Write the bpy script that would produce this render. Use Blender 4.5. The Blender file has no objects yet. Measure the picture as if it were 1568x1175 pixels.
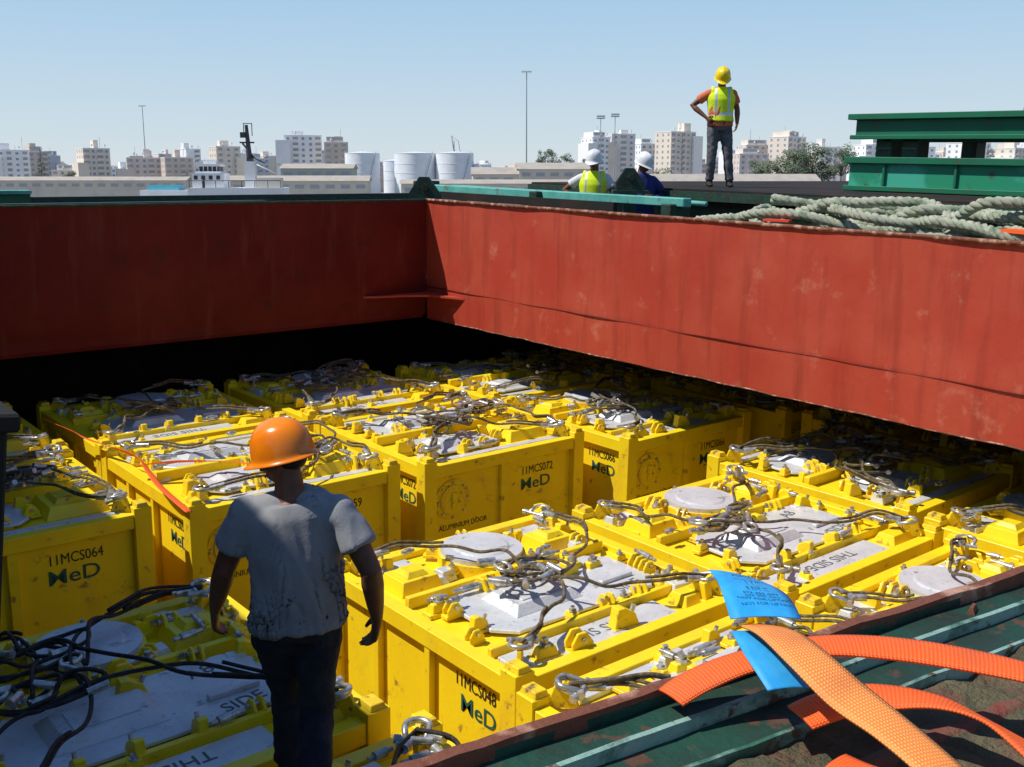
import bpy, math, random
from mathutils import Vector, Matrix, noise
random.seed(7)
scene=bpy.context.scene
SHIP=[]
TILT=math.atan(0.026)
V=Vector
# ---------------------------------------------------------------- materials
def mat(name, c1, c2=None, scale=4.0, lo=0.45, hi=0.65, rough=0.6, metal=0.0, bump=0.0, bscale=40.0, c3=None, s3=15.0, lo3=0.6, hi3=0.68, stretch=None, spec=0.35, c4=None, s4=2.0, lo4=.55, hi4=.7, stretch4=None):
    m=bpy.data.materials.new(name); m.use_nodes=True
    nt=m.node_tree; N=nt.nodes; L=nt.links
    b=N["Principled BSDF"]; b.inputs["Roughness"].default_value=rough; b.inputs["Metallic"].default_value=metal
    b.inputs["Specular IOR Level"].default_value=spec
    b.inputs["Base Color"].default_value=(*c1,1)
    tc=N.new("ShaderNodeTexCoord"); src=tc.outputs["Object"]
    def mp_(s):
        mp=N.new("ShaderNodeMapping"); mp.inputs["Scale"].default_value=s; L.new(src,mp.inputs["Vector"]); return mp.outputs["Vector"]
    src2=mp_(stretch) if stretch else src
    def nz(sc,vec,det=6):
        n=N.new("ShaderNodeTexNoise"); n.inputs["Scale"].default_value=sc; n.inputs["Detail"].default_value=det; n.inputs["Roughness"].default_value=0.62; L.new(vec,n.inputs["Vector"]); return n.outputs["Fac"]
    def mr(val,a,bb):
        r=N.new("ShaderNodeMapRange"); r.inputs["From Min"].default_value=a; r.inputs["From Max"].default_value=bb; L.new(val,r.inputs["Value"]); return r.outputs["Result"]
    def mix(f,a,bcol):
        x=N.new("ShaderNodeMix"); x.data_type='RGBA'; L.new(f,x.inputs["Factor"])
        if hasattr(a,"links"): L.new(a,x.inputs["A"])
        else: x.inputs["A"].default_value=(*a,1)
        x.inputs["B"].default_value=(*bcol,1); return x.outputs["Result"]
    col=None
    if c2: col=mix(mr(nz(scale,src2),lo,hi),c1,c2)
    if c4: col=mix(mr(nz(s4,mp_(stretch4) if stretch4 else src,8),lo4,hi4),col if col else c1,c4)
    if c3: col=mix(mr(nz(s3,src2,8),lo3,hi3),col if col else c1,c3)
    if col: L.new(col,b.inputs["Base Color"])
    if bump>0:
        bp=N.new("ShaderNodeBump"); bp.inputs["Strength"].default_value=bump; bp.inputs["Distance"].default_value=0.02
        L.new(nz(bscale,src),bp.inputs["Height"]); L.new(bp.outputs["Normal"],b.inputs["Normal"])
    return m
M={}
M['yel']=mat('yellow_paint',(0.92,0.68,0.012),(0.88,0.60,0.010),3,0.4,0.7,0.42,bump=0.10,c3=(0.34,0.19,0.04),s3=9,lo3=0.62,hi3=0.71,c4=(0.74,0.50,0.03),s4=2.2,lo4=.54,hi4=.74,spec=.45)
M['yel2']=mat('yellow_paint_worn',(0.88,0.64,0.012),(0.66,0.44,0.03),6,0.45,0.7,0.45,bump=0.12,c3=(0.24,0.14,0.05),s3=14,lo3=0.58,hi3=0.66)
M['alu']=mat('aluminium_plate',(0.70,0.71,0.71),(0.56,0.57,0.58),3.5,0.38,0.66,0.38,metal=0.2,bump=0.18,c3=(0.24,0.22,0.19),s3=9,lo3=0.61,hi3=0.72,c4=(0.42,0.41,0.39),s4=22,lo4=.57,hi4=.75,spec=.5)
M['steel']=mat('galvanised_steel',(0.62,0.62,0.60),(0.34,0.32,0.28),20,0.4,0.6,0.3,metal=0.6,spec=.5)
M['wire']=mat('greasy_wire_rope',(0.095,0.072,0.040),(0.25,0.19,0.105),26,0.42,0.62,0.5,bump=0.7,bscale=170)
M['wireblk']=mat('black_wire_rope',(0.012,0.012,0.012),(0.04,0.036,0.03),30,0.4,0.6,0.5,bump=0.5,bscale=180)
M['black']=mat('black_stencil',(0.02,0.017,0.015),rough=0.6)
M['gtext']=mat('grey_stencil',(0.13,0.13,0.13),rough=0.6)
M['mtext']=mat('green_logo',(0.02,0.10,0.07),rough=0.6)
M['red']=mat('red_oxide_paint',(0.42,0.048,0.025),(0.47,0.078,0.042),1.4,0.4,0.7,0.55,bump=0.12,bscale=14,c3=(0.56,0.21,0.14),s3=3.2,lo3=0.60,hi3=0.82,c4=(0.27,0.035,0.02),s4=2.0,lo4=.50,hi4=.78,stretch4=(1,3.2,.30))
M['redshade']=mat('red_oxide_shaded',(0.115,0.011,0.008),(0.16,0.020,0.013),1.2,0.4,0.7,0.6,bump=0.12,bscale=14,c3=(0.07,0.018,0.013),s3=4,lo3=0.56,hi3=0.75,spec=.10,c4=(0.15,0.03,0.02),s4=2,stretch4=(2.4,1,.35))  # red oxide with the far coaming's shade put into the colour
M['rust']=mat('rust_edge',(0.17,0.055,0.03),(0.46,0.26,0.18),12,0.5,0.62,0.8,bump=0.4,bscale=50)
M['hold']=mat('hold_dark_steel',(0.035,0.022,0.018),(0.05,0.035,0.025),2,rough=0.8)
M['deck']=mat('deck_steel',(0.05,0.032,0.028),(0.09,0.05,0.035),2,rough=0.8,bump=0.2)
M['blk']=mat('black_platform',(0.022,0.022,0.020),(0.05,0.028,0.022),1.5,rough=0.8,bump=0.2,spec=.15)
M['gdk']=mat('dark_green_paint',(0.014,0.060,0.040),(0.02,0.035,0.025),8,0.4,0.6,0.55,bump=0.25,bscale=60,c3=(0.10,0.05,0.03),s3=22,lo3=0.57,hi3=0.63)
M['green']=mat('green_paint',(0.010,0.15,0.075),(0.02,0.11,0.06),1.5,0.4,0.7,0.45,bump=0.1,c3=(0.10,0.06,0.03),s3=5,lo3=0.60,hi3=0.70)
M['green2']=mat('bright_green_paint',(0.02,0.24,0.13),(0.05,0.36,0.25),0.8,0.48,0.55,0.45,bump=0.1,c3=(0.08,0.07,0.04),s3=5,lo3=0.58,hi3=0.70)
M['teal']=mat('teal_paint',(0.12,0.42,0.36),(0.06,0.27,0.23),2,rough=0.5,c3=(0.15,0.09,0.05),s3=6,lo3=0.58,hi3=0.7)
M['pgreen']=mat('worn_green_edge',(0.24,0.38,0.32),(0.04,0.12,0.08),14,0.48,0.62,0.4,bump=0.3,bscale=80,c3=(0.10,0.06,0.04),s3=36,lo3=0.56,hi3=0.62)
M['mud']=mat('dried_mud',(0.17,0.145,0.08),(0.085,0.085,0.045),9,0.4,0.6,0.95,bump=1.0,bscale=70,c3=(0.20,0.085,0.055),s3=10,lo3=0.52,hi3=0.66)
M['redrib']=mat('red_deck_pipe',(0.20,0.05,0.032),(0.13,0.09,0.055),9,0.45,0.6,0.85,bump=0.6,bscale=60)
M['skin']=mat('tanned_skin',(0.19,0.078,0.040),(0.14,0.054,0.030),8,rough=0.5,bump=0.08)
M['lip']=mat('lips',(0.18,0.055,0.04),rough=0.5)
M['eye']=mat('eye_white',(0.6,0.58,0.55),rough=0.3)
M['hair']=mat('black_hair',(0.012,0.010,0.009),(0.03,0.025,0.02),60,rough=0.6,bump=0.6,bscale=160)
M['orange']=mat('orange_helmet',(0.90,0.23,0.006),(0.80,0.18,0.008),6,rough=0.22,bump=0.02,c3=(0.5,0.18,0.04),s3=14,lo3=0.66,hi3=0.72,spec=.5)
M['yhelm']=mat('yellow_helmet',(0.88,0.60,0.01),rough=0.3)
M['whelm']=mat('white_helmet',(0.75,0.75,0.75),rough=0.3)
M['shirt']=mat('grey_cotton',(0.31,0.315,0.325),(0.27,0.27,0.275),5,0.40,0.70,0.9,bump=0.2,bscale=160,c4=(0.22,0.215,0.21),s4=2.6,lo4=.48,hi4=.72)
M['oshirt']=mat('orange_cotton',(0.62,0.15,0.06),rough=0.9)
M['wshirt']=mat('white_cotton',(0.62,0.62,0.62),rough=0.9)
M['blue']=mat('navy_overall',(0.02,0.035,0.16),(0.015,0.025,0.10),8,rough=0.9)
M['trk']=mat('dark_trousers',(0.018,0.020,0.030),(0.035,0.037,0.045),9,rough=0.9,bump=0.3,bscale=60)
M['gtr']=mat('grey_trousers',(0.10,0.10,0.11),(0.16,0.16,0.17),9,rough=0.9,bump=0.3,bscale=60)
M['boot']=mat('work_boot',(0.03,0.022,0.018),rough=0.7)
M['vest']=mat('hi_vis_yellow',(0.72,0.90,0.02),(0.6,0.78,0.02),12,rough=0.8,bump=0.1)
M['refl']=mat('reflective_tape',(0.55,0.57,0.58),rough=0.35,metal=0.3)
M['tag']=mat('blue_label',(0.02,0.30,0.66),(0.04,0.36,0.72),20,rough=0.5,bump=0.1)
M['rope']=mat('green_mooring_rope',(0.38,0.41,0.30),(0.52,0.53,0.42),6,0.4,0.65,0.9,bump=0.8,bscale=120,c3=(0.17,0.24,0.15),s3=9,lo3=0.50,hi3=0.66)
M['ostr']=mat('orange_strap_plain',(0.85,0.13,0.02),rough=0.7)
M['redtape']=mat('red_tape',(0.75,0.07,0.03),rough=0.6)
# ---------------------------------------------------------------- mesh builder
class MB:
    def __init__(s): s.v=[];s.f=[];s.m=[];s.ms=[];s.sm=[]
    def mi(s,m):
        if m not in s.ms: s.ms.append(m)
        return s.ms.index(m)
    def add(s,vs,fs,m,smooth=False):
        o=len(s.v); s.v+= [tuple(x) for x in vs]; k=s.mi(m)
        for f in fs: s.f.append(tuple(i+o for i in f)); s.m.append(k); s.sm.append(smooth)
    def box(s,x0,x1,y0,y1,z0,z1,m,T=None,taper=0.0):
        t=taper
        vs=[(x0,y0,z0),(x1,y0,z0),(x1,y1,z0),(x0,y1,z0),(x0+t,y0+t,z1),(x1-t,y0+t,z1),(x1-t,y1-t,z1),(x0+t,y1-t,z1)]
        if T: vs=[T@V(a) for a in vs]
        s.add(vs,[(0,3,2,1),(4,5,6,7),(0,1,5,4),(1,2,6,5),(2,3,7,6),(3,0,4,7)],m)
    def cbox(s,c,d,rz,m,taper=0.0):
        T=Matrix.Translation(c)@Matrix.Rotation(rz,4,'Z')
        s.box(-d[0]/2,d[0]/2,-d[1]/2,d[1]/2,0,d[2],m,T,taper)
    def prism(s,poly,z0,z1,m,inset=0.0,T=None):
        n=len(poly); cx=sum(p[0] for p in poly)/n; cy=sum(p[1] for p in poly)/n
        vs=[V((p[0],p[1],z0)) for p in poly]
        for p in poly:
            d=V((cx-p[0],cy-p[1],0)); d.normalize(); vs.append(V((p[0]+d.x*inset,p[1]+d.y*inset,z1)))
        if T: vs=[T@a for a in vs]
        s.add(vs,[tuple(range(n-1,-1,-1)),tuple(range(n,2*n))]+[(i,(i+1)%n,n+(i+1)%n,n+i) for i in range(n)],m)
    def cyl(s,p0,p1,r,m,n=12,r1=None,cap=True):
        p0=V(p0);p1=V(p1);d=(p1-p0).normalized(); a=d.orthogonal().normalized(); b=d.cross(a)
        if r1 is None:r1=r
        vs=[p0+(a*math.cos(2*math.pi*i/n)+b*math.sin(2*math.pi*i/n))*r for i in range(n)]+[p1+(a*math.cos(2*math.pi*i/n)+b*math.sin(2*math.pi*i/n))*r1 for i in range(n)]
        s.add(vs,[(i,(i+1)%n,n+(i+1)%n,n+i) for i in range(n)],m,True)
        if cap: s.add(vs,[tuple(range(n-1,-1,-1)),tuple(range(n,2*n))],m)
    def tube(s,pts,r,m,n=7,closed=False,smooth=True):
        pts=[V(p) for p in pts]; k=len(pts); vs=[]
        t0=(pts[1]-pts[0]).normalized(); a=t0.orthogonal().normalized()
        for i in range(k):
            if closed: t=(pts[(i+1)%k]-pts[i-1])
            else: t=pts[min(i+1,k-1)]-pts[max(i-1,0)]
            if t.length<1e-9: t=t0
            t=t.normalized(); a=(a-t*a.dot(t))
            if a.length<1e-6:a=t.orthogonal()
            a.normalize(); b=t.cross(a)
            for j in range(n):
                an=2*math.pi*j/n; vs.append(pts[i]+(a*math.cos(an)+b*math.sin(an))*r)
        fs=[]
        for i in range(k if closed else k-1):
            for j in range(n): fs.append((i*n+j,i*n+(j+1)%n,((i+1)%k)*n+(j+1)%n,((i+1)%k)*n+j))
        if not closed: fs+= [tuple(range(n-1,-1,-1)),tuple((k-1)*n+j for j in range(n))]
        s.add(vs,fs,m,smooth)
    def mesh(s,name):
        me=bpy.data.meshes.new(name); me.from_pydata(s.v,[],s.f); 
        for m in s.ms: me.materials.append(m)
        me.polygons.foreach_set('material_index',s.m); me.polygons.foreach_set('use_smooth',s.sm); me.update(); return me
    def obj(s,name,parent=None,ship=False,bevel=0):
        o=bpy.data.objects.new(name,s.mesh(name)); scene.collection.objects.link(o)
        if parent: o.parent=parent
        elif ship: SHIP.append(o)
        if bevel:
            b=o.modifiers.new('bevel','BEVEL'); b.width=bevel; b.segments=1; b.limit_method='ANGLE'; b.angle_limit=math.radians(50)
        return o
def empty(name,loc=(0,0,0),rz=0,ship=False):
    e=bpy.data.objects.new(name,None); scene.collection.objects.link(e); e.location=loc; e.rotation_euler=(0,0,rz); e.empty_display_size=0.2
    if ship: SHIP.append(e)
    return e
def catmull(P,sub=6):
    P=[V(p) for p in P]; out=[]
    for i in range(len(P)-1):
        p0=P[max(i-1,0)];p1=P[i];p2=P[i+1];p3=P[min(i+2,len(P)-1)]
        for k in range(sub):
            t=k/sub; out.append(0.5*((2*p1)+(p2-p0)*t+(2*p0-5*p1+4*p2-p3)*t*t+(3*p1-p0-3*p2+p3)*t**3))
    out.append(P[-1]); return out
def text(parent,body,size,loc,rot,m,name='stencil_text',sx=1.0,bold=0.0):
    c=bpy.data.curves.new(name,'FONT'); c.body=body; c.size=size; c.extrude=0.0005 if size>.02 else 0.0001; c.align_x='CENTER'; c.resolution_u=3; c.offset=bold
    o=bpy.data.objects.new(name,c); scene.collection.objects.link(o); c.materials.append(m)
    o.location=loc; o.rotation_euler=rot; o.scale=(sx,1,1); o.parent=parent; return o
ZT=-2.85
# ---------------------------------------------------------------- people
class PB:
    def __init__(s): s.v=[];s.f=[]
    def ell(s,c,r,R=None,n=14,m=10):
        o=len(s.v); c=V(c)
        s.v.append(c+(R@V((0,0,r[2])) if R else V((0,0,r[2]))))
        for i in range(1,m):
            ph=math.pi*i/m
            for j in range(n):
                th=2*math.pi*j/n; q=V((r[0]*math.sin(ph)*math.cos(th),r[1]*math.sin(ph)*math.sin(th),r[2]*math.cos(ph))); s.v.append(c+(R@q if R else q))
        s.v.append(c+(R@V((0,0,-r[2])) if R else V((0,0,-r[2]))))
        for j in range(n): s.f.append((o,o+1+j,o+1+(j+1)%n))
        for i in range(m-2):
            for j in range(n): a=o+1+i*n; s.f.append((a+j,a+n+j,a+n+(j+1)%n,a+(j+1)%n))
        e=len(s.v)-1; a=o+1+(m-2)*n
        for j in range(n): s.f.append((e,a+(j+1)%n,a+j))
    def loft(s,pts,rad,side=V((1,0,0)),n=16):
        o=len(s.v); pts=[V(p) for p in pts]; k=len(pts)
        for i in range(k):
            t=(pts[min(i+1,k-1)]-pts[max(i-1,0)]).normalized(); a=(side-t*side.dot(t)).normalized(); b2=t.cross(a)
            ra,rb=rad[i] if isinstance(rad[i],tuple) else (rad[i],rad[i])
            for j in range(n):
                th=2*math.pi*j/n; s.v.append(pts[i]+a*math.cos(th)*ra+b2*math.sin(th)*rb)
        for i in range(k-1):
            for j in range(n): s.f.append((o+i*n+j,o+i*n+(j+1)%n,o+(i+1)*n+(j+1)%n,o+(i+1)*n+j))
        s.f.append(tuple(o+j for j in range(n-1,-1,-1))); s.f.append(tuple(o+(k-1)*n+j for j in range(n)))
    def make(s,name,vox,mats,parent,it=4,fac=0.6):
        me=bpy.data.meshes.new('tmp'); me.from_pydata([tuple(x) for x in s.v],[],s.f)
        o=bpy.data.objects.new('tmp',me); scene.collection.objects.link(o)
        md=o.modifiers.new('r','REMESH'); md.mode='VOXEL'; md.voxel_size=vox; md.use_smooth_shade=True
        sm=o.modifiers.new('s','SMOOTH'); sm.iterations=it; sm.factor=fac
        dg=bpy.context.evaluated_depsgraph_get(); me2=bpy.data.meshes.new_from_object(o.evaluated_get(dg)); bpy.data.objects.remove(o)
        me2.name=name; me2.materials.clear()
        for m in mats: me2.materials.append(m)
        o2=bpy.data.objects.new(name,me2); scene.collection.objects.link(o2); o2.parent=parent
        me2.polygons.foreach_set('use_smooth',[True]*len(me2.polygons))
        return o2
def lerp(a,b,t): return V(a)*(1-t)+V(b)*t
def hand(pb,w,d,nrm,thumb,curl=0.35,sc=1.0):
    w=V(w); d=V(d).normalized(); nrm=V(nrm); nrm=(nrm-d*nrm.dot(d)).normalized(); s=d.cross(nrm).normalized()
    if s.dot(V(thumb))<0: s=-s
    pb.loft([w-d*.02,w+d*.01,w+d*.045,w+d*.085,w+d*.098],[(.026*sc,.020*sc),(.030*sc,.019*sc),(.040*sc,.017*sc),(.041*sc,.014*sc),(.034*sc,.010*sc)],s,12)
    for off,l in ((.031,.072),(.0105,.082),(-.0105,.076),(-.031,.058)):
        p=w+d*.085+s*off; ang=0; pts=[p-d*.01]; dd=d; c=curl*(1+off*-6)
        for k in range(3):
            ang+=c; dd=d*math.cos(ang)+nrm*math.sin(ang)+s*off*2.6; pts.append(pts[-1]+dd.normalized()*l*(0.46,0.32,0.24)[k]*(1.15 if k==0 else 1))
        pb.loft(pts,[.0095*sc,.0090*sc,.0082*sc,.0066*sc],s,8)
    p=w+d*.022+s*.026; pts=[p,p+(d*.5+s*.75+nrm*.25).normalized()*.038,]; pts.append(pts[-1]+(d*.85+s*.35+nrm*.35).normalized()*.034); pts.append(pts[-1]+(d*1+nrm*.4).normalized()*.024)
    pb.loft(pts,[.015*sc,.0125*sc,.0105*sc,.008*sc],nrm,8)
def person(name,loc,rz,J,top,legm,helm,headrot,vest=None,vox=0.007,hair=True,bulk=1.0,overall=False,fold=0.006,seed=1,arm=1.0):
    e=empty(name,loc,rz,True)
    g=lambda k:V(J[k])
    nk=g('neck'); hr=Matrix.Rotation(headrot[0],3,'Z')@Matrix.Rotation(headrot[1],3,'X'); hc=nk+V((0,0.01,0.045))
    h=lambda x,y,z: hc+hr@V((x,y,z))
    pb=PB()
    pb.ell(h(0,-0.004,0.125),(.076,.096,.098),hr); pb.ell(h(0,.028,.062),(.058,.064,.072),hr); pb.ell(h(0,.062,.018),(.032,.030,.024),hr)
    pb.loft([h(0,.086,.098),h(0,.104,.072),h(0,.116,.052),h(0,.094,.045)],[(.009,.009),(.011,.011),(.015,.012),(.012,.006)],hr@V((1,0,0)),10)
    for sx in (-1,1):
        pb.ell(h(sx*.078,-.004,.075),(.011,.021,.034),hr@Matrix.Rotation(sx*-.35,3,'Z'),10,8); pb.ell(h(sx*.034,.072,.062),(.02,.018,.016),hr,8,6)
    pb.ell(h(0,.082,.105),(.045,.014,.010),hr,10,6); pb.ell(h(0,.090,.024),(.024,.012,.008),hr,8,6)
    pb.loft([nk+V((0,-.02,-.08)),nk+V((0,-.01,-.02)),nk+V((0,0,.03)),h(0,.0,.06)],[(.080,.070),(.064,.064),(.059,.061),(.056,.062)])
    ch=g('chest'); wa=g('waist'); pe=g('pelvis')
    torso=[pe+V((0,0,-.08)),pe,wa,lerp(wa,ch,.5),ch,ch+V((0,0,.07)),lerp(ch,nk,.76),nk+V((0,-.01,-.030))]
    trad=[(.14,.10),(.165,.115),(.150,.105),(.158,.112),(.178,.120),(.172,.104),(.128,.082),(.070,.062)]
    trad=[(a*bulk,c*bulk) for a,c in trad]
    pb.loft(torso,trad)
    for s in 'LR':
        sh,el,wr=g('sh'+s),g('el'+s),g('wr'+s)
        pb.loft([lerp(ch,sh,.55)+V((0,0,.045)),sh,lerp(sh,el,.3),lerp(sh,el,.7),el,lerp(el,wr,.25),lerp(el,wr,.7),wr],[.045*arm,.050*arm,.050*arm,.046*arm,.042*arm,.044*arm,.034*arm,(.029,.024)],V((0,1,0)),14)
        hand(pb,wr,J['hd'+s],J['hn'+s],J['ht'+s],J.get('curl',.35),J.get('hs',1.0))
    pb.make('body',vox,[M['skin']],e,3,.5)
    fb=MB()
    for sx in (-1,1):
        c=h(sx*.032,.083,.084); fb.tube([c+hr@V((.009*math.cos(a),.002,.004*math.sin(a))) for a in [k*math.pi/4 for k in range(8)]],.0045,M['eye'],6,True)
        fb.cyl(h(sx*.032,.083,.084),h(sx*.032,.092,.084),.0055,M['black'],8)
        fb.tube([h(sx*.015,.094,.103),h(sx*.033,.095,.107),h(sx*.050,.086,.102)],.004,M['hair'],6)
    fb.tube([h(-.022,.094,.022),h(-.01,.101,.025),h(0,.102,.023),h(.01,.101,.025),h(.022,.094,.022)],.004,M['lip'],6)
    fb.obj('face_features',e)
    if hair:
        hb=PB(); hb.ell(h(0,-.022,.118),(.079,.084,.098),hr); hb.ell(h(0,-.054,.074),(.058,.044,.042),hr); o=hb.make('hair',max(vox,.007),[M['hair']],e,2,.5)
    if helm:
        mb=MB(); n=36; base=.096
        prof=[(1.0,0.0),(1.0,.02),(.97,.055),(.90,.090),(.77,.120),(.58,.140),(.32,.152),(.05,.156)]
        vs=[];fs=[]
        for (q,z) in [(1.12,-.014),(1.09,-.006)]+prof:
            for j in range(n):
                th=2*math.pi*j/n; ex=1.0
                pk=max(0,math.sin(th))**3
                if z<0: ex=1.0+0.26*pk
                zz=z-(0.014*pk if z<0 else 0)
                ridge=0.008*math.exp(-(math.cos(th)*q/.14)**2)*(1 if q<.95 else 0)
                vs.append(h(.116*q*math.cos(th),-.002+.138*q*math.sin(th)*ex,base+zz+ridge))
        R=len(vs)//n
        for i in range(R-1):
            for j in range(n): fs.append((i*n+j,i*n+(j+1)%n,(i+1)*n+(j+1)%n,(i+1)*n+j))
        fs.append(tuple((R-1)*n+j for j in range(n)))
        mb.add(vs,fs,helm,True); o=mb.obj('safety_helmet',e); s=o.modifiers.new('s','SOLIDIFY'); s.thickness=.004; s.offset=-1; ss=o.modifiers.new('ss','SUBSURF'); ss.levels=ss.render_levels=1
    sb=PB(); d=.013; drop=J.get('hem',.03)
    tt=[pe+V((0,0,-drop))]+torso[1:]; 
    sb.loft(tt,[(trad[1][0]+.022,trad[1][1]+.028)]+[(a+d+(.012 if i in(1,2) else 0),c+d+(.014 if i in(1,2) else 0)) for i,(a,c) in enumerate(trad[1:])],n=28)
    for s in 'LR':
        sh,el,wr=g('sh'+s),g('el'+s),g('wr'+s); se_=.62
        # yoke from the neck to the shoulder point, then the sleeve, so there is no step at the joint
        sb.loft([nk+V((0,-.005,-.055)),lerp(nk+V((0,-.005,-.06)),sh,.5),sh+V((0,0,-.010))],[(.070,.050),(.074,.050),(.064,.056)],V((0,1,0)),18)
        sb.ell(sh+V((0,0,-.012)),(.064*arm,.066*arm,.062*arm))
        sb.loft([lerp(ch,sh,.6),lerp(sh,el,.12),lerp(sh,el,.3),lerp(sh,el,se_)],[.07,.066*arm,.066*arm,(.078*arm,.072*arm)],V((0,1,0)),18)
        if overall: sb.loft([lerp(sh,el,.3),el,lerp(el,wr,.5),lerp(el,wr,.9)],[.062,.058,.050,.042],V((0,1,0)),18)
    o=sb.make('shirt',vox,[top],e,16,.7)
    me=o.data
    for v in me.vertices:
        c=v.co; amp=fold*(.8+1.3*max(0,(ch.z+.05-c.z)/.4))
        n1=noise.noise(V((c.x*8+seed,c.y*6,c.z*2.6))); n3=1-abs(noise.noise(V(((c.x+c.z*.35)*9,c.y*7,c.z*2.2-c.x*3))))*2; n2=1-abs(noise.noise(V((c.x*16,c.y*12,c.z*6+c.x*6+seed))))*2
        v.co=c+v.normal*(amp*(n1*1.5+n2*.30+n3*.9-.2)+.004)
    tb=PB(); tb.loft([pe+V((0,0,-.10)),pe+V((0,0,-.03)),pe+V((0,0,.06))],[(.150*bulk,.115*bulk),(.174*bulk,.130*bulk),(.165*bulk,.120*bulk)],n=20)
    for s in 'LR':
        hp,kn,an=g('hp'+s),g('kn'+s),g('an'+s)
        tb.loft([hp+V((0,0,.04)),hp+V((0,0,-.05)),lerp(hp,kn,.4),kn,lerp(kn,an,.3),lerp(kn,an,.8),an+V((0,0,.01))],[.095,.104,.092,.074,.074,.068,.070])
    o=tb.make('trousers',vox*1.4,[legm],e,3,.6)
    for v in o.data.vertices:
        c=v.co; v.co=c+v.normal*(.008*noise.noise(V((c.x*10,c.y*10,c.z*9)))+.008*noise.noise(V((c.x*18,c.y*18,c.z*22))))
    bb=PB()
    for s in 'LR':
        an=g('an'+s); f=V(J.get('ft'+s,(0,1,0))); 
        bb.loft([an+V((0,0,.06)),an+V((0,0,-.02)),an+V((0,0,-.075))],[.052,.054,.05]); bb.loft([an-f*.06+V((0,0,-.05)),an+f*.03+V((0,0,-.045)),an+f*.12+V((0,0,-.055)),an+f*.19+V((0,0,-.06))],[(.036,.032),(.044,.036),(.048,.028),(.034,.018)],V((1,0,0)))
    bb.make('work_boots',vox*1.3,[M['boot']],e,2,.5)
    if vest:
        vb=PB(); d2=.040
        vt=[wa+V((0,0,-.10))]+torso[2:-2]+[lerp(ch,nk,.8),nk+V((0,-.005,-.022))]
        vr=[(trad[1][0]+d2,trad[1][1]+d2)]+[(a+d2-.004,c+d2-.004) for a,c in trad[2:-2]]+[(.15,.105),(.09,.082)]
        vb.loft(vt,vr,n=28)
        for s in 'LR': vb.loft([lerp(ch,g('sh'+s),.3)+V((0,0,.075)),lerp(ch,g('sh'+s),.90)+V((0,0,.018))],[.082,.088],V((0,1,0)))
        o=vb.make('hi_vis_vest',vox,[vest,M['refl']],e,3,.6)
        for p in o.data.polygons:
            c=p.center; dz=c.z-(wa.z-.02)
            if 0<dz<.05: p.material_index=1
            elif dz>0 and .080<abs(c.x)<.115: p.material_index=1
    return e
stand={'neck':(0,-.01,1.475),'chest':(0,-.005,1.28),'waist':(0,.005,1.07),'pelvis':(0,0,.93),
 'shL':(-.175,-.01,1.39),'shR':(.175,-.01,1.39),'elL':(-.245,-.04,1.135),'elR':(.245,-.04,1.135),'wrL':(-.25,.03,.885),'wrR':(.25,.03,.885),
 'hdL':(0,.15,-1),'hdR':(0,.15,-1),'hnL':(1,0,0),'hnR':(-1,0,0),'htL':(0,1,0),'htR':(0,1,0),
 'hpL':(-.09,0,.88),'hpR':(.09,0,.88),'knL':(-.10,.02,.48),'knR':(.10,.02,.48),'anL':(-.11,-.01,.085),'anR':(.11,-.01,.085)}
J=dict(stand); J.update({'chest':(.0,.03,1.28),'waist':(.01,.01,1.07),'pelvis':(.012,0,.93),'shL':(-.190,.045,1.375),'shR':(.185,-.015,1.385),'elL':(-.290,.07,1.11),'elR':(.305,-.11,1.13),'wrL':(-.345,.20,.875),'wrR':(.335,-.03,.88),
 'hdL':(-.05,.35,-1),'hdR':(-.14,.2,-1),'knL':(-.05,.16,.49),'knR':(.070,-.02,.48),'anL':(-.05,.24,.09),'anR':(.045,-.32,.16),'hem':.05,'neck':(-.015,.05,1.455),'curl':.5,'hs':1.12})
person('dock_worker',(1.93,3.72,ZT+0.03),math.radians(-27),J,M['shirt'],M['trk'],M['orange'],(math.radians(62),math.radians(-14)),None,0.0074,True,1.04,fold=.009,arm=1.10)
J=dict(stand); J.update({'elR':(.42,-.07,1.20),'wrR':(.22,.07,1.02),'hdR':(-.6,.5,-.5),'hnR':(-.6,-.6,0),'elL':(-.26,-.05,1.14),'wrL':(-.24,.10,.93),'hdL':(.25,.3,-.9),
  'anL':(-.19,.02,.085),'knL':(-.14,.04,.48),'anR':(.11,-.02,.085)})
person('dock_worker',(12.75,10.55,-0.41),math.radians(140),J,M['oshirt'],M['gtr'],M['yhelm'],(math.radians(-5),math.radians(-28)),M['vest'],0.012,True,1.02)
J=dict(stand); J.update({'elR':(.42,-.05,1.20),'wrR':(.20,.08,1.02),'hdR':(-.6,.5,-.5),'hnR':(-.6,-.6,0),'elL':(-.30,.05,1.15),'wrL':(-.10,.22,1.1),'hdL':(.8,.1,0),'hnL':(0,-1,0)})
person('dock_worker',(10.35,10.75,-1.66),math.radians(130),J,M['wshirt'],M['trk'],M['whelm'],(math.radians(-10),math.radians(-10)),M['vest'],0.013,True,1.0)
J=dict(stand); J.update({'elR':(.33,.06,1.16),'wrR':(.05,.22,1.15),'hdR':(-.8,.1,0),'hnR':(0,-1,0),'elL':(-.33,.06,1.16),'wrL':(-.05,.24,1.1),'hdL':(.8,.1,0),'hnL':(0,-1,0)})
person('dock_worker',(11.0,10.45,-1.68),math.radians(160),J,M['blue'],M['blue'],M['whelm'],(math.radians(20),math.radians(-20)),None,0.013,True,1.05,overall=True)
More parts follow.
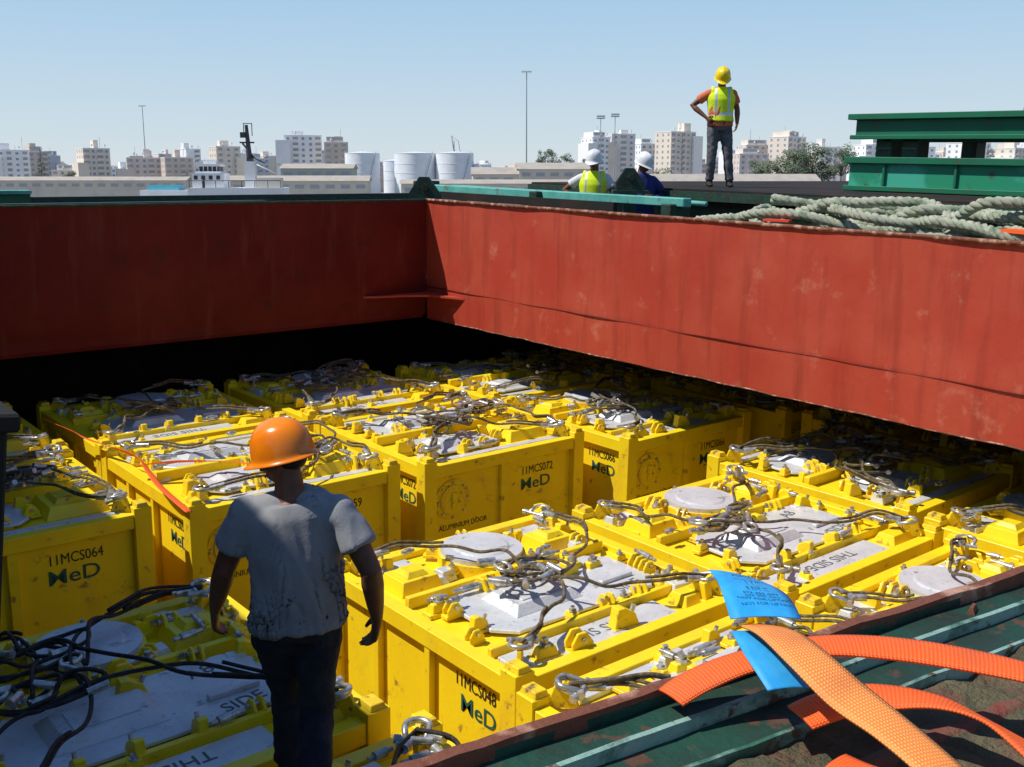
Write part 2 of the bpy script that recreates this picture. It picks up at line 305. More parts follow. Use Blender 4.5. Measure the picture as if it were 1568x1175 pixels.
# ---------------------------------------------------------------- offshore containers
W,LN,H=2.03,2.1,1.35
def container_mesh(kind,seed):
    r=random.Random(seed); b=MB(); Y=M['yel'];Y2=M['yel2'];A=M['alu'];S=M['steel']
    def clamp(x,y,a,s=1.0,z=-0.045):
        T=Matrix.Translation((x,y,z))@Matrix.Rotation(a,4,'Z')@Matrix.Scale(s,4)
        T2=T@Matrix.Rotation(math.pi/2,4,'X'); q=r.random()
        b.box(-.085,.085,-.045,.045,0,.028,Y2,T,.004)
        if q<.4:
            b.prism([(-.07,.02),(.07,.02),(.07,.06),(.02,.125),(-.035,.125),(-.07,.07)],-.042,-.022,Y,0,T2); b.prism([(-.07,.02),(.07,.02),(.07,.06),(.02,.125),(-.035,.125),(-.07,.07)],.022,.042,Y,0,T2)
            b.cyl(T@V((0,-.06,.085)),T@V((0,.06,.085)),.016*s,S,8)
        elif q<.7:
            b.prism([(-.08,.02),(.08,.02),(.05,.09),(-.02,.13),(-.06,.13)],-.032,.032,Y,0,T2); b.cyl(T@V((.04,0,.08)),T@V((.06,0,.125)),.014*s,S,8)
        else:
            b.box(-.06,.06,-.035,.035,.028,.075,Y,T,.012); b.cyl(T@V((0,0,.07)),T@V((0,0,.115)),.018*s,S,6); b.cyl(T@V((0,0,.075)),T@V((0,0,.088)),.032*s,S,6)
    for cx in (0.07,W-0.07):
        for cy in (0.07,LN-0.07):
            b.box(cx-0.07,cx+0.07,cy-0.07,cy+0.07,-H,0.05,Y)
            b.cbox((cx,cy,0.05),(0.10,0.13,0.035),0,Y2,0.01)
            sx=1 if cx<1 else -1; sy=1 if cy<1 else -1
            T=Matrix.Translation((cx+sx*0.11,cy+sy*0.11,0.0))@Matrix.Rotation(math.atan2(sy,sx),4,'Z')@Matrix.Rotation(math.pi/2,4,'X')
            b.prism([(-0.09,-0.02),(0.09,-0.02),(0.05,0.10),(0.0,0.13),(-0.05,0.10)],-0.015,0.015,Y2,0,T)
    for z0,z1 in ((-0.12,0.0),(-H+0.02,-H+0.17)):
        b.box(0.14,W-0.14,0.012,0.11,z0,z1,Y); b.box(0.14,W-0.14,LN-0.11,LN-0.012,z0,z1,Y)
        b.box(0.012,0.11,0.14,LN-0.14,z0,z1,Y); b.box(W-0.11,W-0.012,0.14,LN-0.14,z0,z1,Y)
    b.box(0.14,W-0.14,0.07,0.09,-H+0.17,-0.12,Y); b.box(0.14,W-0.14,LN-0.08,LN-0.06,-H+0.17,-0.12,Y)
    b.box(0.07,0.09,0.14,LN-0.14,-H+0.17,-0.12,Y); b.box(W-0.08,W-0.06,0.14,LN-0.14,-H+0.17,-0.12,Y)
    for t in (0.42,0.70):
        b.box(0.02,0.07,LN*t-0.03,LN*t+0.03,-H+0.17,-0.12,Y)
        b.box(W-0.06,W-0.02,LN*t-0.03,LN*t+0.03,-H+0.17,-0.12,Y)
    b.box(W*0.46,W*0.46+0.08,0.02,0.07,-H+0.17,-0.12,Y)
    b.cyl((0.36,0.05,-0.38),(0.36,0.07,-0.38),0.20,Y2,28); b.cyl((0.36,0.032,-0.38),(0.36,0.05,-0.38),0.15,Y2,28)
    for k in range(8):
        a=k*math.pi/4; b.cyl((0.36+0.175*math.cos(a),0.03,-0.38+0.175*math.sin(a)),(0.36+0.175*math.cos(a),0.05,-0.38+0.175*math.sin(a)),0.014,S,6)
    b.box(0.33,0.39,0.012,0.032,-0.46,-0.30,Y2)
    b.box(0.11,W-0.11,0.11,LN-0.11,-0.10,-0.045,Y)
    def lid(x0,x1,y0,y1,ch,z,h):
        poly=[(x0+ch,y0),(x1-ch,y0),(x1,y0+ch),(x1,y1-ch),(x1-ch,y1),(x0+ch,y1),(x0,y1-ch),(x0,y0+ch)]
        b.prism(poly,z,z+0.022,A,0.006)
        gx=(x1-x0)*0.30; gy=(y1-y0)*0.22; ox=-(x1-x0)*.14
        b.box(x0+gx+ox,x1-gx+ox,y0+gy,y1-gy,z+0.022,z+0.022+h,A,None,0.06)
        b.box(x0+gx+0.12+ox,x1-gx-0.12+ox,y0+gy+0.09,y1-gy-0.09,z+0.022+h,z+0.03+h,A)
        b.box(x1-gx*1.0+.02,x1-.12,y0+gy+.05,y0+gy+.09,z+.022,z+.05,A)
        n=int((x1-x0)/0.30)
        for k in range(n):
            xx=x0+ch+ (x1-x0-2*ch)*(k+0.5)/n
            for yy,s in ((y0,-1),(y1,1)):
                if r.random()<.8: clamp(xx+r.uniform(-.04,.04),yy+s*0.03,math.pi/2+r.uniform(-.1,.1),.85,z-.01)
        for k in range(2):
            yy=y0+(y1-y0)*(0.3+0.4*k)
            for xx in (x0-0.03,x1+0.03): clamp(xx,yy,r.uniform(-.1,.1),.85,z-.01)
    if kind=='A':
        lid(0.32,W-0.27,0.50,1.18,0.13,-0.02,0.055)
        b.box(0.16,W-0.55,0.13,0.36,-0.045,-0.020,A); 
        b.box(W-0.45,W-0.16,0.15,0.34,-0.045,0.03,Y,None,0.03)
        c=(1.02,1.62)
        b.cyl((c[0],c[1],-0.045),(c[0],c[1],0.04),0.32,Y,32); b.cyl((c[0],c[1],0.04),(c[0],c[1],0.075),0.30,A,36); b.cyl((c[0],c[1],0.075),(c[0],c[1],0.085),0.21,A,32,0.19)
        for k in range(6):
            a=k*math.pi/3+0.3; clamp(c[0]+0.36*math.cos(a),c[1]+0.36*math.sin(a),a,.8,-.02)
        for x0 in (0.2,1.45):
            b.box(x0,x0+0.34,1.42,1.72,-0.045,0.05,Y,None,0.03); b.box(x0+0.08,x0+0.26,1.48,1.66,0.05,0.085,Y2,None,0.03)
            b.box(x0,x0+0.36,1.76,1.92,-0.045,0.0,A,None,0.01)
        b.box(0.14,W-0.14,1.25,1.30,-0.045,0.035,Y)
        b.box(0.14,W-0.14,0.39,0.43,-0.045,0.02,Y)
    else:
        lid(0.30,W-0.28,1.22,1.80,0.12,-0.02,0.05)
        lid(0.36,1.22,0.34,0.92,0.10,-0.02,0.045)
        b.box(1.32,W-0.2,0.36,0.86,-0.045,0.055,Y,None,0.05); b.box(1.42,W-0.32,0.46,0.76,0.055,0.09,Y2,None,0.03)
        b.box(0.14,W-0.14,1.04,1.10,-0.045,0.05,Y)
        b.box(0.14,W-0.14,0.15,0.24,-0.045,-0.01,A); b.box(0.3,W-0.4,1.9,1.97,-0.045,-0.01,A)
    for k in range(46):
        x=r.uniform(0.2,W-0.2); edge=r.random()
        if edge<0.45: y=r.choice([0.18,1.22,1.33,LN-0.19,0.42,1.02,LN-.3,1.12])+r.uniform(-.04,.04)
        elif edge<0.8:
            x=r.choice([0.2,0.26,W-0.2,W-0.26])+r.uniform(-.02,.02); y=r.uniform(0.25,LN-0.25)
        else: y=r.uniform(1.2,LN-0.2)
        q=r.random(); a=r.choice([0,0,math.pi/2])+r.uniform(-.15,.15)
        if kind=='A' and (x-1.02)**2+(y-1.62)**2<.12: continue
        if q<0.6: clamp(x,y,a,r.uniform(.75,1.25))
        elif q<0.72: b.cbox((x,y,-0.045),(r.uniform(.10,.22),r.uniform(.08,.14),r.uniform(.05,.09)),a,A,0.02)
        else:
            l=r.uniform(.10,.26); d=V((math.cos(a),math.sin(a),0)); p=V((x,y,r.uniform(0.04,0.09)))
            b.cyl(p-d*l/2,p+d*l/2,0.013,S,8); b.cyl(p-d*l*.25,p+d*l*.25,0.024,S,8)
    return b.mesh('container_body_'+kind)
def sling_mesh(seed,wm,shk=4):
    r=random.Random(seed); b=MB(); S=M['steel']
    c=V((W/2+r.uniform(-.55,.35),LN/2+r.uniform(-.45,.05),0.12))
    for cx,cy in ((0.2,0.2),(W-0.2,0.2),(0.2,LN-0.2),(W-0.2,LN-0.2)):
        p=V((cx,cy,0.09)); q=c+V((r.uniform(-.2,.2),r.uniform(-.2,.2),r.uniform(0,.05)))
        d=(q-p); n=V((-d.y,d.x,0)).normalized(); amp=r.uniform(-.4,.4)
        pts=[p]
        for k in range(1,6):
            t=k/6; pts.append(p+d*t+n*amp*math.sin(math.pi*t)+n*r.uniform(-.07,.07)+V((0,0,r.uniform(-.01,.07))))
        pts.append(q)
        a0=math.atan2(q.y-c.y,q.x-c.x); R=r.uniform(.11,.22); turns=r.choice([.5,.8,1.1,1.5]); sg=r.choice([-1,1]); oc=c+V((r.uniform(-.12,.12),r.uniform(-.1,.1),0)); tl=r.uniform(-.3,.3)
        for k in range(int(turns*8)+1):
            a=a0+sg*k*math.pi/4; rr=R*(1+r.uniform(-.2,.2)); pts.append(oc+V((rr*math.cos(a)*1.25,rr*math.sin(a)*.9,r.uniform(0,.04)+max(0,tl*math.sin(a+1)*rr*2))))
        sp=catmull(pts,6); b.tube(sp,0.012,wm,7)
        b.cyl(sp[2],sp[2]+(sp[8]-sp[2]).normalized()*0.12,0.024,S,10)
        b.tube([x+V((0.014,0.012,0.022)) for x in sp[:16]],0.011,wm,6)
        e1=sp[-1]; b.cyl(e1,e1+V((r.uniform(-1,1),r.uniform(-1,1),0.1)).normalized()*.11,0.023,S,10)
        ang=math.atan2(cy-LN/2,cx-W/2)+r.uniform(-.6,.6); ux=V((math.cos(ang),math.sin(ang),0.15)).normalized(); uy=ux.cross(V((0,0,1))).normalized()
        cc=p+V((0,0,0.02)); K=1.4
        b.tube([cc+ux*(-0.06*K)+uy*(-.034*K)]+[cc+ux*((0.035*math.sin(t)+0.01)*K)+uy*(-.045*K*math.cos(t)) for t in [k*math.pi/8 for k in range(9)]]+[cc+ux*(-0.06*K)+uy*.034*K],0.0155,S,8)
        b.cyl(cc-ux*.06*K-uy*.06*K,cc-ux*.06*K+uy*.06*K,0.015,S,8); b.cyl(cc-ux*.06*K-uy*.075*K,cc-ux*.06*K-uy*.05*K,0.024,S,6)
    for k in range(shk):
        cc=c+V((r.uniform(-.3,.3),r.uniform(-.2,.2),r.uniform(.02,.07))); ang=r.uniform(0,3); ux=V((math.cos(ang),math.sin(ang),r.uniform(-.2,.3))).normalized(); uy=ux.cross(V((0,0,1))).normalized()
        b.tube([cc+ux*.075*math.sin(t)+uy*.045*math.cos(t) for t in [j*math.pi/8 for j in range(16)]],0.014,M['steel'] if k<2 else wm,8,True)
        q=cc+ux*.1; b.cyl(q,q+V((r.uniform(-1,1),r.uniform(-1,1),0)).normalized()*.12,0.023,M['steel'],10)
    return b.mesh('wire_sling')
bodies={'A':[container_mesh('A',s) for s in (1,2,3)],'B':[container_mesh('B',s) for s in (4,5,6)]}
slings=[sling_mesh(s,M['wire']) for s in (11,12,13,14,15,16,17)]; slingsb=[sling_mesh(s,M['wireblk'],1) for s in (21,22)]
cn=0
def container(x,y,z,kind,num=None,rz=0.0,blk=False,two=False):
    global cn
    e=empty('offshore_container',(x,y,z),rz,True)
    o=bpy.data.objects.new('body',bodies[kind][cn%3]); scene.collection.objects.link(o); o.parent=e
    bv=o.modifiers.new('bevel','BEVEL'); bv.width=0.005; bv.segments=1; bv.limit_method='ANGLE'; bv.angle_limit=math.radians(50)
    for i in range(2 if two or cn%3==0 else 1):
        s=bpy.data.objects.new('wire_sling',(slingsb[(cn+i)%2] if blk else slings[(cn*2+i*3)%7])); scene.collection.objects.link(s); s.parent=e
        if i==1: s.rotation_euler=(0,0,math.pi); s.location=(W,LN,0.015)
    cn+=1
    if num:
        text(e,'11MCS'+num,0.12,(1.44,0.066,-0.30),(math.pi/2,0,0),M['black'],sx=.8)
        text(e,'MeD',0.17,(1.42,0.066,-0.46),(math.pi/2,0,0),M['mtext'],'logo_text',1.2,.001)
        text(e,'ALUMINIUM DOOR',0.075,(0.50,0.066,-0.68),(math.pi/2,0,0),M['black'],sx=.9)
        text(e,'11MCS'+num,0.12,(0.066,0.45,-0.27),(math.pi/2,0,-math.pi/2),M['black'],sx=.75)
        text(e,'MeD',0.16,(0.066,0.42,-0.43),(math.pi/2,0,-math.pi/2),M['mtext'],'logo_text',1.1,.001)
    if kind=='A':
        text(e,'SIDE',0.13,(1.5,0.56,0.004),(0,0,math.radians(8)),M['gtext'],'lid_text')
        text(e,'THIS SIDE',0.13,(0.9,0.30,-0.018),(0,0,math.pi),M['gtext'],'lid_text')
        text(e,'A8',0.14,(1.45,1.0,0.004),(0,0,0.2),M['gtext'],'lid_text')
    else:
        text(e,'TOOLS ONLY',0.10,(1.2,1.31,0.004),(0,0,math.pi),M['gtext'],'lid_text')
    return e
grid=[(5.32,7.65,'B','072',0),(7.5,7.15,'A','066',0.015),(3.12,7.8,'B','059',0),(0.86,8.0,'B','064',0),
      (3.40,4.02,'A','048',0),(5.55,3.80,'A','051',0.0),(7.75,4.2,'B',None,0.02),(7.72,1.95,'A',None,0),(5.5,1.6,'A',None,0),(3.3,1.8,'B',None,0),
      (9.85,6.95,'A',None,0),(9.95,4.7,'B',None,0),(9.95,2.5,'A',None,0),
      (0.9,10.25,'B',None,0),(3.15,10.02,'A',None,0),(5.35,9.92,'A',None,0.01),(7.55,9.45,'B',None,0),(9.75,9.3,'A',None,0),
      (-1.25,8.0,'B',None,0),(-1.25,10.2,'A',None,0)]
for x,y,k,n,rz in grid: container(x,y,ZT,k,n,rz)
container(0.66,4.18,ZT,'A',None,0,True,True); container(0.8,1.95,ZT-0.02,'B',None,0,True,False); container(-1.5,5.0,ZT,'B',None,0,True)
def ribbon(pts,twist,w,m,name,parent,thick=0.003,sub=10):
    sp=catmull(pts,sub); tw=catmull([(a,0,0) for a in twist],sub); n=len(sp); vs=[];uvs=[];acc=0; K=6
    for i in range(n):
        t=(sp[min(i+1,n-1)]-sp[max(i-1,0)]).normalized(); side=t.cross(V((0,0,1))).normalized(); nn=side.cross(t)
        a=tw[i].x; s2=side*math.cos(a)+nn*math.sin(a)
        if i: acc+=(sp[i]-sp[i-1]).length
        for j in range(K+1):
            q=j/K-0.5; vs.append(sp[i]+s2*w*q+nn*(w*.05*(1-4*q*q))); uvs.append((j/K,acc))
    fs=[(i*(K+1)+j,i*(K+1)+j+1,(i+1)*(K+1)+j+1,(i+1)*(K+1)+j) for i in range(n-1) for j in range(K)]
    me=bpy.data.meshes.new(name); me.from_pydata([tuple(x) for x in vs],[],fs); me.materials.append(m); ul=me.uv_layers.new(name='UVMap')
    for lp in me.loops: ul.data[lp.index].uv=uvs[lp.vertex_index]
    for p in me.polygons: p.use_smooth=True
    o=bpy.data.objects.new(name,me); scene.collection.objects.link(o); o.parent=parent
    s=o.modifiers.new('solid','SOLIDIFY'); s.thickness=thick; s.offset=0
    return o
e=empty('orange_lashing',(0,0,0),0,True)
ribbon([(2.9,10.9,ZT+.17),(3.0,10.3,ZT+.15),(3.05,9.9,ZT+.14),(3.2,9.2,ZT+.13),(3.1,8.6,ZT+.15),(3.05,8.2,ZT+.12),(3.10,7.75,ZT+.02)],[0.3,.8,.3,.9,.4,.2,.1],.06,M['ostr'],'lashing_tail',e)
ribbon([(3.1,8.9,ZT+.13),(3.4,8.75,ZT+.15),(3.7,8.5,ZT+.16),(3.9,8.3,ZT+.15)],[0.2,.6,.3,.2],.06,M['ostr'],'lashing_end',e)
# ---------------------------------------------------------------- ship structure
XR,YF=8.0,11.45; ZC=-0.57; ZB=-2.15
def plate_coaming(name,horizontal):
    b=MB(); n=60
    if not horizontal:
        y0,y1=0.4,YF
        vs=[];fs=[]; zs=[ZC-0.02,-0.9,-1.2,-1.5,-1.72]
        for i in range(n+1):
            y=y0+(y1-y0)*i/n
            for z in zs:
                vs.append((XR+0.030*noise.noise(V((y*0.8,z*1.2,1.3)))+0.008*noise.noise(V((y*3,z*3,5))),y,z))
        k=len(zs)
        for i in range(n):
            for j in range(k-1): fs.append((i*k+j,i*k+j+1,(i+1)*k+j+1,(i+1)*k+j))
        b.add(vs,fs,M['red'],True)
        vs=[];fs=[]; zs=[-1.72,-1.9,-2.05,ZB]
        for i in range(n+1):
            y=y0+(y1-y0)*i/n
            for j,z in enumerate(zs):
                zz=z+(0.02*noise.noise(V((y*1.1,3,1))) if j==3 else 0)
                vs.append((XR-0.012+0.03*j/3*0.5+0.02*noise.noise(V((y,z,8))),y,zz))
        k=len(zs)
        for i in range(n):
            for j in range(k-1): fs.append((i*k+j,i*k+j+1,(i+1)*k+j+1,(i+1)*k+j))
        b.add(vs,fs,M['red'],True)
        b.box(XR+0.04,XR+0.07,y0,y1,ZB+0.03,ZC-0.03,M['redshade'])
        b.tube([(XR-0.014,y0+(y1-y0)*i/n,-1.72+0.004*math.sin(i)) for i in range(n+1)],0.006,M['redshade'],6)
        b.tube([(XR-0.012,y0+(y1-y0)*i/120,ZC-0.01+0.005*noise.noise(V((i*.6,0,0)))) for i in range(121)],0.018,M['rust'],8)
        b.box(XR-0.01,XR+0.16,y0,y1,ZC-0.03,ZC-0.005,M['rust'])
        b.tube([(XR+0.004,y0+(y1-y0)*i/120,ZB+0.012*noise.noise(V((i*.3,3,1)))) for i in range(121)],0.008,M['rust'],6)
        for i in range(10):
            y=y0+0.7+i*1.1; b.box(XR+0.07,XR+0.32,y,y+0.015,-1.62,ZC-0.03,M['redshade'])
    else:
        x0,x1=-1.2,XR; vs=[];fs=[]; zs=[ZC-0.02,-0.9,-1.2,-1.5,-1.8,-2.0,ZB]
        for i in range(n+1):
            x=x0+(x1-x0)*i/n
            for z in zs: vs.append((x,YF+0.02*noise.noise(V((x*0.7,z*1.2,4.3)))+(0.10*max(0,(-1.9-z)/0.25)),z))
        k=len(zs)
        for i in range(n):
            for j in range(k-1): fs.append((i*k+j,(i+1)*k+j,(i+1)*k+j+1,i*k+j+1))
        b.add(vs,fs,M['redshade'],True)
        b.box(x0,x1,YF+0.04,YF+0.07,ZB+0.05,ZC-0.03,M['redshade'])
        b.tube([(x0+(x1-x0)*i/120,YF-0.012,ZC-0.01+0.005*noise.noise(V((i*.6,0,0)))) for i in range(121)],0.014,M['gdk'],8)
        b.box(x0,x1+0.16,YF,YF+0.16,ZC-0.03,ZC-0.005,M['gdk'])
        vs=[(XR-1.0,YF-0.01,-1.80),(XR-0.8,YF-0.10,-1.80),(XR-0.5,YF-0.17,-1.80),(XR-0.2,YF-0.33,-1.80),(XR-0.10,YF-0.6,-1.80),(XR-0.01,YF-0.85,-1.80),(XR-0.01,YF-0.01,-1.80)]
        b.add([(a,c,d-0.012) for a,c,d in vs]+[(a,c,d+0.012) for a,c,d in vs],[tuple(range(6,-1,-1)),tuple(range(7,14))]+[(i,(i+1)%7,7+(i+1)%7,7+i) for i in range(7)],M['red'])
    return b.obj(name,ship=True)
plate_coaming('hatch_coaming',False)
plate_coaming('hatch_coaming',True)
b=MB(); b.box(-1.3,-1.22,2.5,YF,ZB,ZC,M['redshade']); b.obj('hatch_coaming',ship=True)
b=MB()
for x0,x1,y0,y1 in ((-9,-1.3,-6,24),(XR+0.07,24,-6,24),(-1.3,XR+0.07,YF+0.08,24),(-1.3,XR+0.07,-6,0.12)):
    b.box(x0,x1,y0,y1,-1.80,-1.62,M['deck'])
b.obj('ship_deck',ship=True)
b=MB()
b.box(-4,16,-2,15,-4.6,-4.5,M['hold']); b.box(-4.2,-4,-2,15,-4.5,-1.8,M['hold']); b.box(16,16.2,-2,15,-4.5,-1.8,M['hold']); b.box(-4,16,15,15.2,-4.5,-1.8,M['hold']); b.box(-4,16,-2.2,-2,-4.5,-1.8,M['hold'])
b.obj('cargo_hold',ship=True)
b=MB(); b.box(-9,24,-6,-5.9,-9,-1.8,M['redshade']); b.box(-9,24,24,24.1,-9,-1.8,M['redshade']); b.box(-9.1,-9,-6,24,-9,-1.8,M['redshade']); b.box(24,24.1,-6,24,-9,-1.8,M['redshade'])
b.obj('ship_hull',ship=True)
b=MB()
for k in range(4): b.box(-2.3+k*0.4,-2.3+k*0.4+0.34,4.4,16,-1.62,3.0,M['gdk'])
b.box(-2.3,-0.76,4.3,4.4,-1.0,-0.6,M['gdk'])
b.obj('shade_occluder',ship=True)  # unseen stack, added and sized to throw shade over the left containers
# near coaming
T=Matrix.Translation((0.70,0.718,0))@Matrix.Rotation(math.radians(-7.6),4,'Z')
b=MB()
def bar(y0,y1,z0,z1,m,amp=0.003,seed=0,n=150,x0=-0.9,x1=3.4):
    vs=[];fs=[]
    for i in range(n+1):
        x=x0+(x1-x0)*i/n; dy=amp*noise.noise(V((i*.17,seed,0))); dz=amp*.8*noise.noise(V((i*.23,seed,4)))+amp*.3*noise.noise(V((i*.9,seed,7)))
        for yy,zz in ((y0+dy,z0),(y1+dy,z0),(y1+dy*.6,z1+dz),(y0+dy*.6,z1+dz)): vs.append(T@V((x,yy,zz)))
    for i in range(n):
        for j in range(4): fs.append((i*4+j,i*4+(j+1)%4,(i+1)*4+(j+1)%4,(i+1)*4+j))
    fs+=[(0,1,2,3),(n*4+3,n*4+2,n*4+1,n*4)]
    b.add(vs,fs,m)
bar(-0.009,0.006,-0.62,-0.566,M['rust'],0.006,1)
bar(-0.0092,0.0062,-1.9,-0.574,M['gdk'],0.0,1,4)
bar(-0.052,-0.010,-0.62,-0.585,M['gdk'],0.003,2)
bar(-0.060,-0.053,-0.62,-0.577,M['pgreen'],0.003,3)
bar(-0.112,-0.061,-0.64,-0.592,M['gdk'],0.003,4)
bar(-0.117,-0.112,-0.64,-0.587,M['pgreen'],0.003,6)
vs=[];fs=[];nx,ny=260,26
for i in range(nx+1):
    for j in range(ny+1):
        x=-0.9+4.3*i/nx; y=-0.114-0.62*j/ny
        z=-0.598+0.014*noise.noise(V((x*9,y*9,0)))+0.008*noise.noise(V((x*28,y*28,3)))+0.005*noise.noise(V((x*70,y*70,3)))
        vs.append(T@V((x,y,z)))
for i in range(nx):
    for j in range(ny): fs.append((i*(ny+1)+j,i*(ny+1)+j+1,(i+1)*(ny+1)+j+1,(i+1)*(ny+1)+j))
b.add(vs,fs,M['mud'],True)
b.tube([T@V((-.9+4.3*i/100,-0.192+.003*noise.noise(V((i*.3,1,1))),-0.614+.006*noise.noise(V((i*.4,5,1))))) for i in range(101)],0.021,M['redrib'],10)
b.box(-0.9,3.4,-0.73,-0.69,-1.62,-0.62,M['gdk'],T)
for x in (0.62,0.95,1.5): b.cbox(T@V((x,-0.03,-0.585)),(0.025,0.010,0.008),0.3,M['rust'],0.003)
b.obj('hatch_coaming',ship=True)
b=MB(); TT=Matrix.Translation((0.46,2.37,-0.55))@Matrix.Rotation(math.radians(6.5),4,'Y'); b.box(-0.08,0.08,-0.08,0.08,-2.3,0,M['blk'],TT); b.box(-0.10,0.10,-0.10,0.10,-0.02,0.02,M['blk'],TT)
b.obj('cell_guide_post',ship=True,bevel=0.006)
b=MB(); b.box(XR+0.17,10.6,2.0,7.9,-0.90,-0.74,M['gdk']); b.box(XR+0.2,10.5,2.2,7.7,-1.62,-0.9,M['gdk']); b.obj('deck_locker_platform',ship=True)
b=MB(); b.box(11.3,23.5,-5,13.2,-0.62,-0.41,M['blk']); b.box(11.4,23.4,-4.9,13.1,-1.62,-0.62,M['gdk']); b.box(11.22,11.3,-5,13.2,-0.56,-0.44,M['gdk']); b.obj('hatch_platform',ship=True)
b=MB(); b.box(9.0,9.14,7.9,13.0,-0.53,-0.43,M['teal']); b.box(8.9,9.25,12.9,13.1,-1.62,-0.38,M['gdk']); b.box(8.9,9.25,10.3,10.45,-1.62,-0.44,M['gdk']); b.box(8.9,9.25,8.0,8.15,-1.62,-0.5,M['gdk'])
b.tube([(9.4,7.9,-0.5),(9.4,10.5,-0.47),(9.4,12.8,-0.46)],0.03,M['teal'],8); b.obj('teal_rail',ship=True,bevel=0.01)
b=MB(); b.box(8.6,8.66,8.6,12.5,-0.60,-0.50,M['blk']); b.box(8.25,8.5,7.9,11.2,-0.75,-0.60,M['gdk'])
for k in range(6): b.box(8.55,8.7,8.7+k*.7,8.8+k*.7,-1.62,-.6,M['gdk'])
b.obj('deck_pipe_rack',ship=True)
def bracket(name,x,y,z,s):
    b=MB(); T=Matrix.Translation((x,y,z))@Matrix.Rotation(math.radians(-40),4,'Z')@Matrix.Rotation(math.pi/2,4,'X')
    for o in (-0.10*s,0.06*s):
        b.prism([(-.22*s,0),(.22*s,0),(.22*s,.1*s),(.05*s,.34*s),(-.08*s,.34*s),(-.22*s,.12*s)],o,o+0.04*s,M['gdk'],0,T)
    b.cyl(T@V((0,.2*s,-.16*s)),T@V((0,.2*s,.16*s)),.05*s,M['gdk'],12); b.box(-.28*s,.28*s,-.05*s,0,-.18*s,.18*s,M['gdk'],T)
    b.box(-.1*s,.1*s,-1.1,-.05*s,-.08*s,.08*s,M['gdk'],T)
    b.obj(name,ship=True)
bracket('hatch_hinge_bracket',8.25,11.85,-0.62,0.95); bracket('hatch_hinge_bracket',10.2,9.9,-0.42,0.85)
b=MB(); b.box(-14,5.4,20,20.15,-1.3,-0.80,M['green']); b.box(-14,5.4,19.9,20.25,-0.80,-0.74,M['teal'])
for i in range(20): b.box(-13.5+i*0.95,-13.46+i*0.95,19.6,20,-1.4,-0.80,M['green'])
b.box(5.4,14,20,20.15,-1.3,-0.86,M['gdk'])
b.obj('ship_bulwark',ship=True)
b=MB(); b.box(-14,8,16.0,16.2,-1.62,-0.78,M['gdk']); 
for i in range(40): b.box(-13+i*.52,-12.75+i*.52,15.96,16.0,-.86,-.80,M['ostr'])
b.obj('far_hatch_coaming',ship=True)
# mooring rope pile
b=MB(); r=random.Random(5); path=[]
for p in range(19):
    lay=p//6; k=p%6
    ya,yb=(7.25-lay*.45+r.uniform(-.4,.1),2.6) if p%2==0 else (2.6,7.25-lay*.45+r.uniform(-.5,.1))
    xx=XR+0.30+k*0.17+r.uniform(-.05,.05)+lay*.1; zz=-0.68+lay*0.105
    for q in range(11):
        t=q/10; path.append((xx+0.17*math.sin(t*11+p*1.7)+r.uniform(-.10,.10),ya+(yb-ya)*t,zz+0.05*math.sin(t*14+p)+r.uniform(-.03,.07)))
sp=catmull(path,12); acc=0; strands=[[],[],[]]; a=V((0,0,1))
for i,pnt in enumerate(sp):
    t=(sp[min(i+1,len(sp)-1)]-sp[max(i-1,0)]).normalized(); 
    if i: acc+=(pnt-sp[i-1]).length
    a=(a-t*a.dot(t)).normalized(); bb=t.cross(a)
    for s in range(3):
        th=acc/0.22*2*math.pi+s*2.094; strands[s].append(pnt+(a*math.cos(th)+bb*math.sin(th))*0.024)
for s in strands: b.tube(s,0.026,M['rope'],6)
b.obj('mooring_rope_pile',ship=True)
b=MB(); b.cbox((XR+0.22,6.05,-0.56),(0.10,0.25,0.02),0.3,M['redtape']); b.cbox((XR+0.2,3.75,-0.52),(0.14,0.3,0.03),-0.3,M['ostr']); b.obj('orange_lashing',ship=True)
b=MB(); G=M['green'];G2=M['green2']
b.box(13.5,16.8,-4,8.75,-0.40,0.04,G2); b.box(13.42,13.5,-4,8.8,-0.02,0.07,G); b.box(13.44,13.5,-4,8.8,-0.40,-0.33,G)
b.box(13.5,16.8,-4,8.7,0.36,0.58,G); b.box(13.40,16.9,-4,8.78,0.58,0.66,G); b.box(13.42,13.5,-4,8.74,0.31,0.37,G)
for y in (8.3,7.9,5.9,4.2,2.2): b.box(13.6,13.9,y-0.12,y+0.12,0.04,0.36,M['gdk'])
for y in (8.3,5.9,2.2): b.box(16,16.3,y-0.12,y+0.12,0.04,0.36,M['gdk'])
b.box(13.6,14.0,5.9,8.3,0.28,0.33,M['gdk'])
for i in range(12): b.box(13.455,13.5,8.2-i*1.05,8.16-i*1.05,-0.32,-0.03,G)
b.tube([(13.38,5.2,-0.30),(13.30,5.2,-0.28),(13.30,5.2,-0.18),(13.38,5.2,-0.16)],0.02,M['gdk'],6)
b.obj('stacked_hatch_cover',ship=True,bevel=0.01)
b=MB(); b.box(14.0,15.5,2,6.6,0.66,0.74,M['steel']); b.box(14.1,15.2,2.4,6.2,0.74,0.78,M['mud']); b.obj('canvas_bundle',ship=True,bevel=0.02)
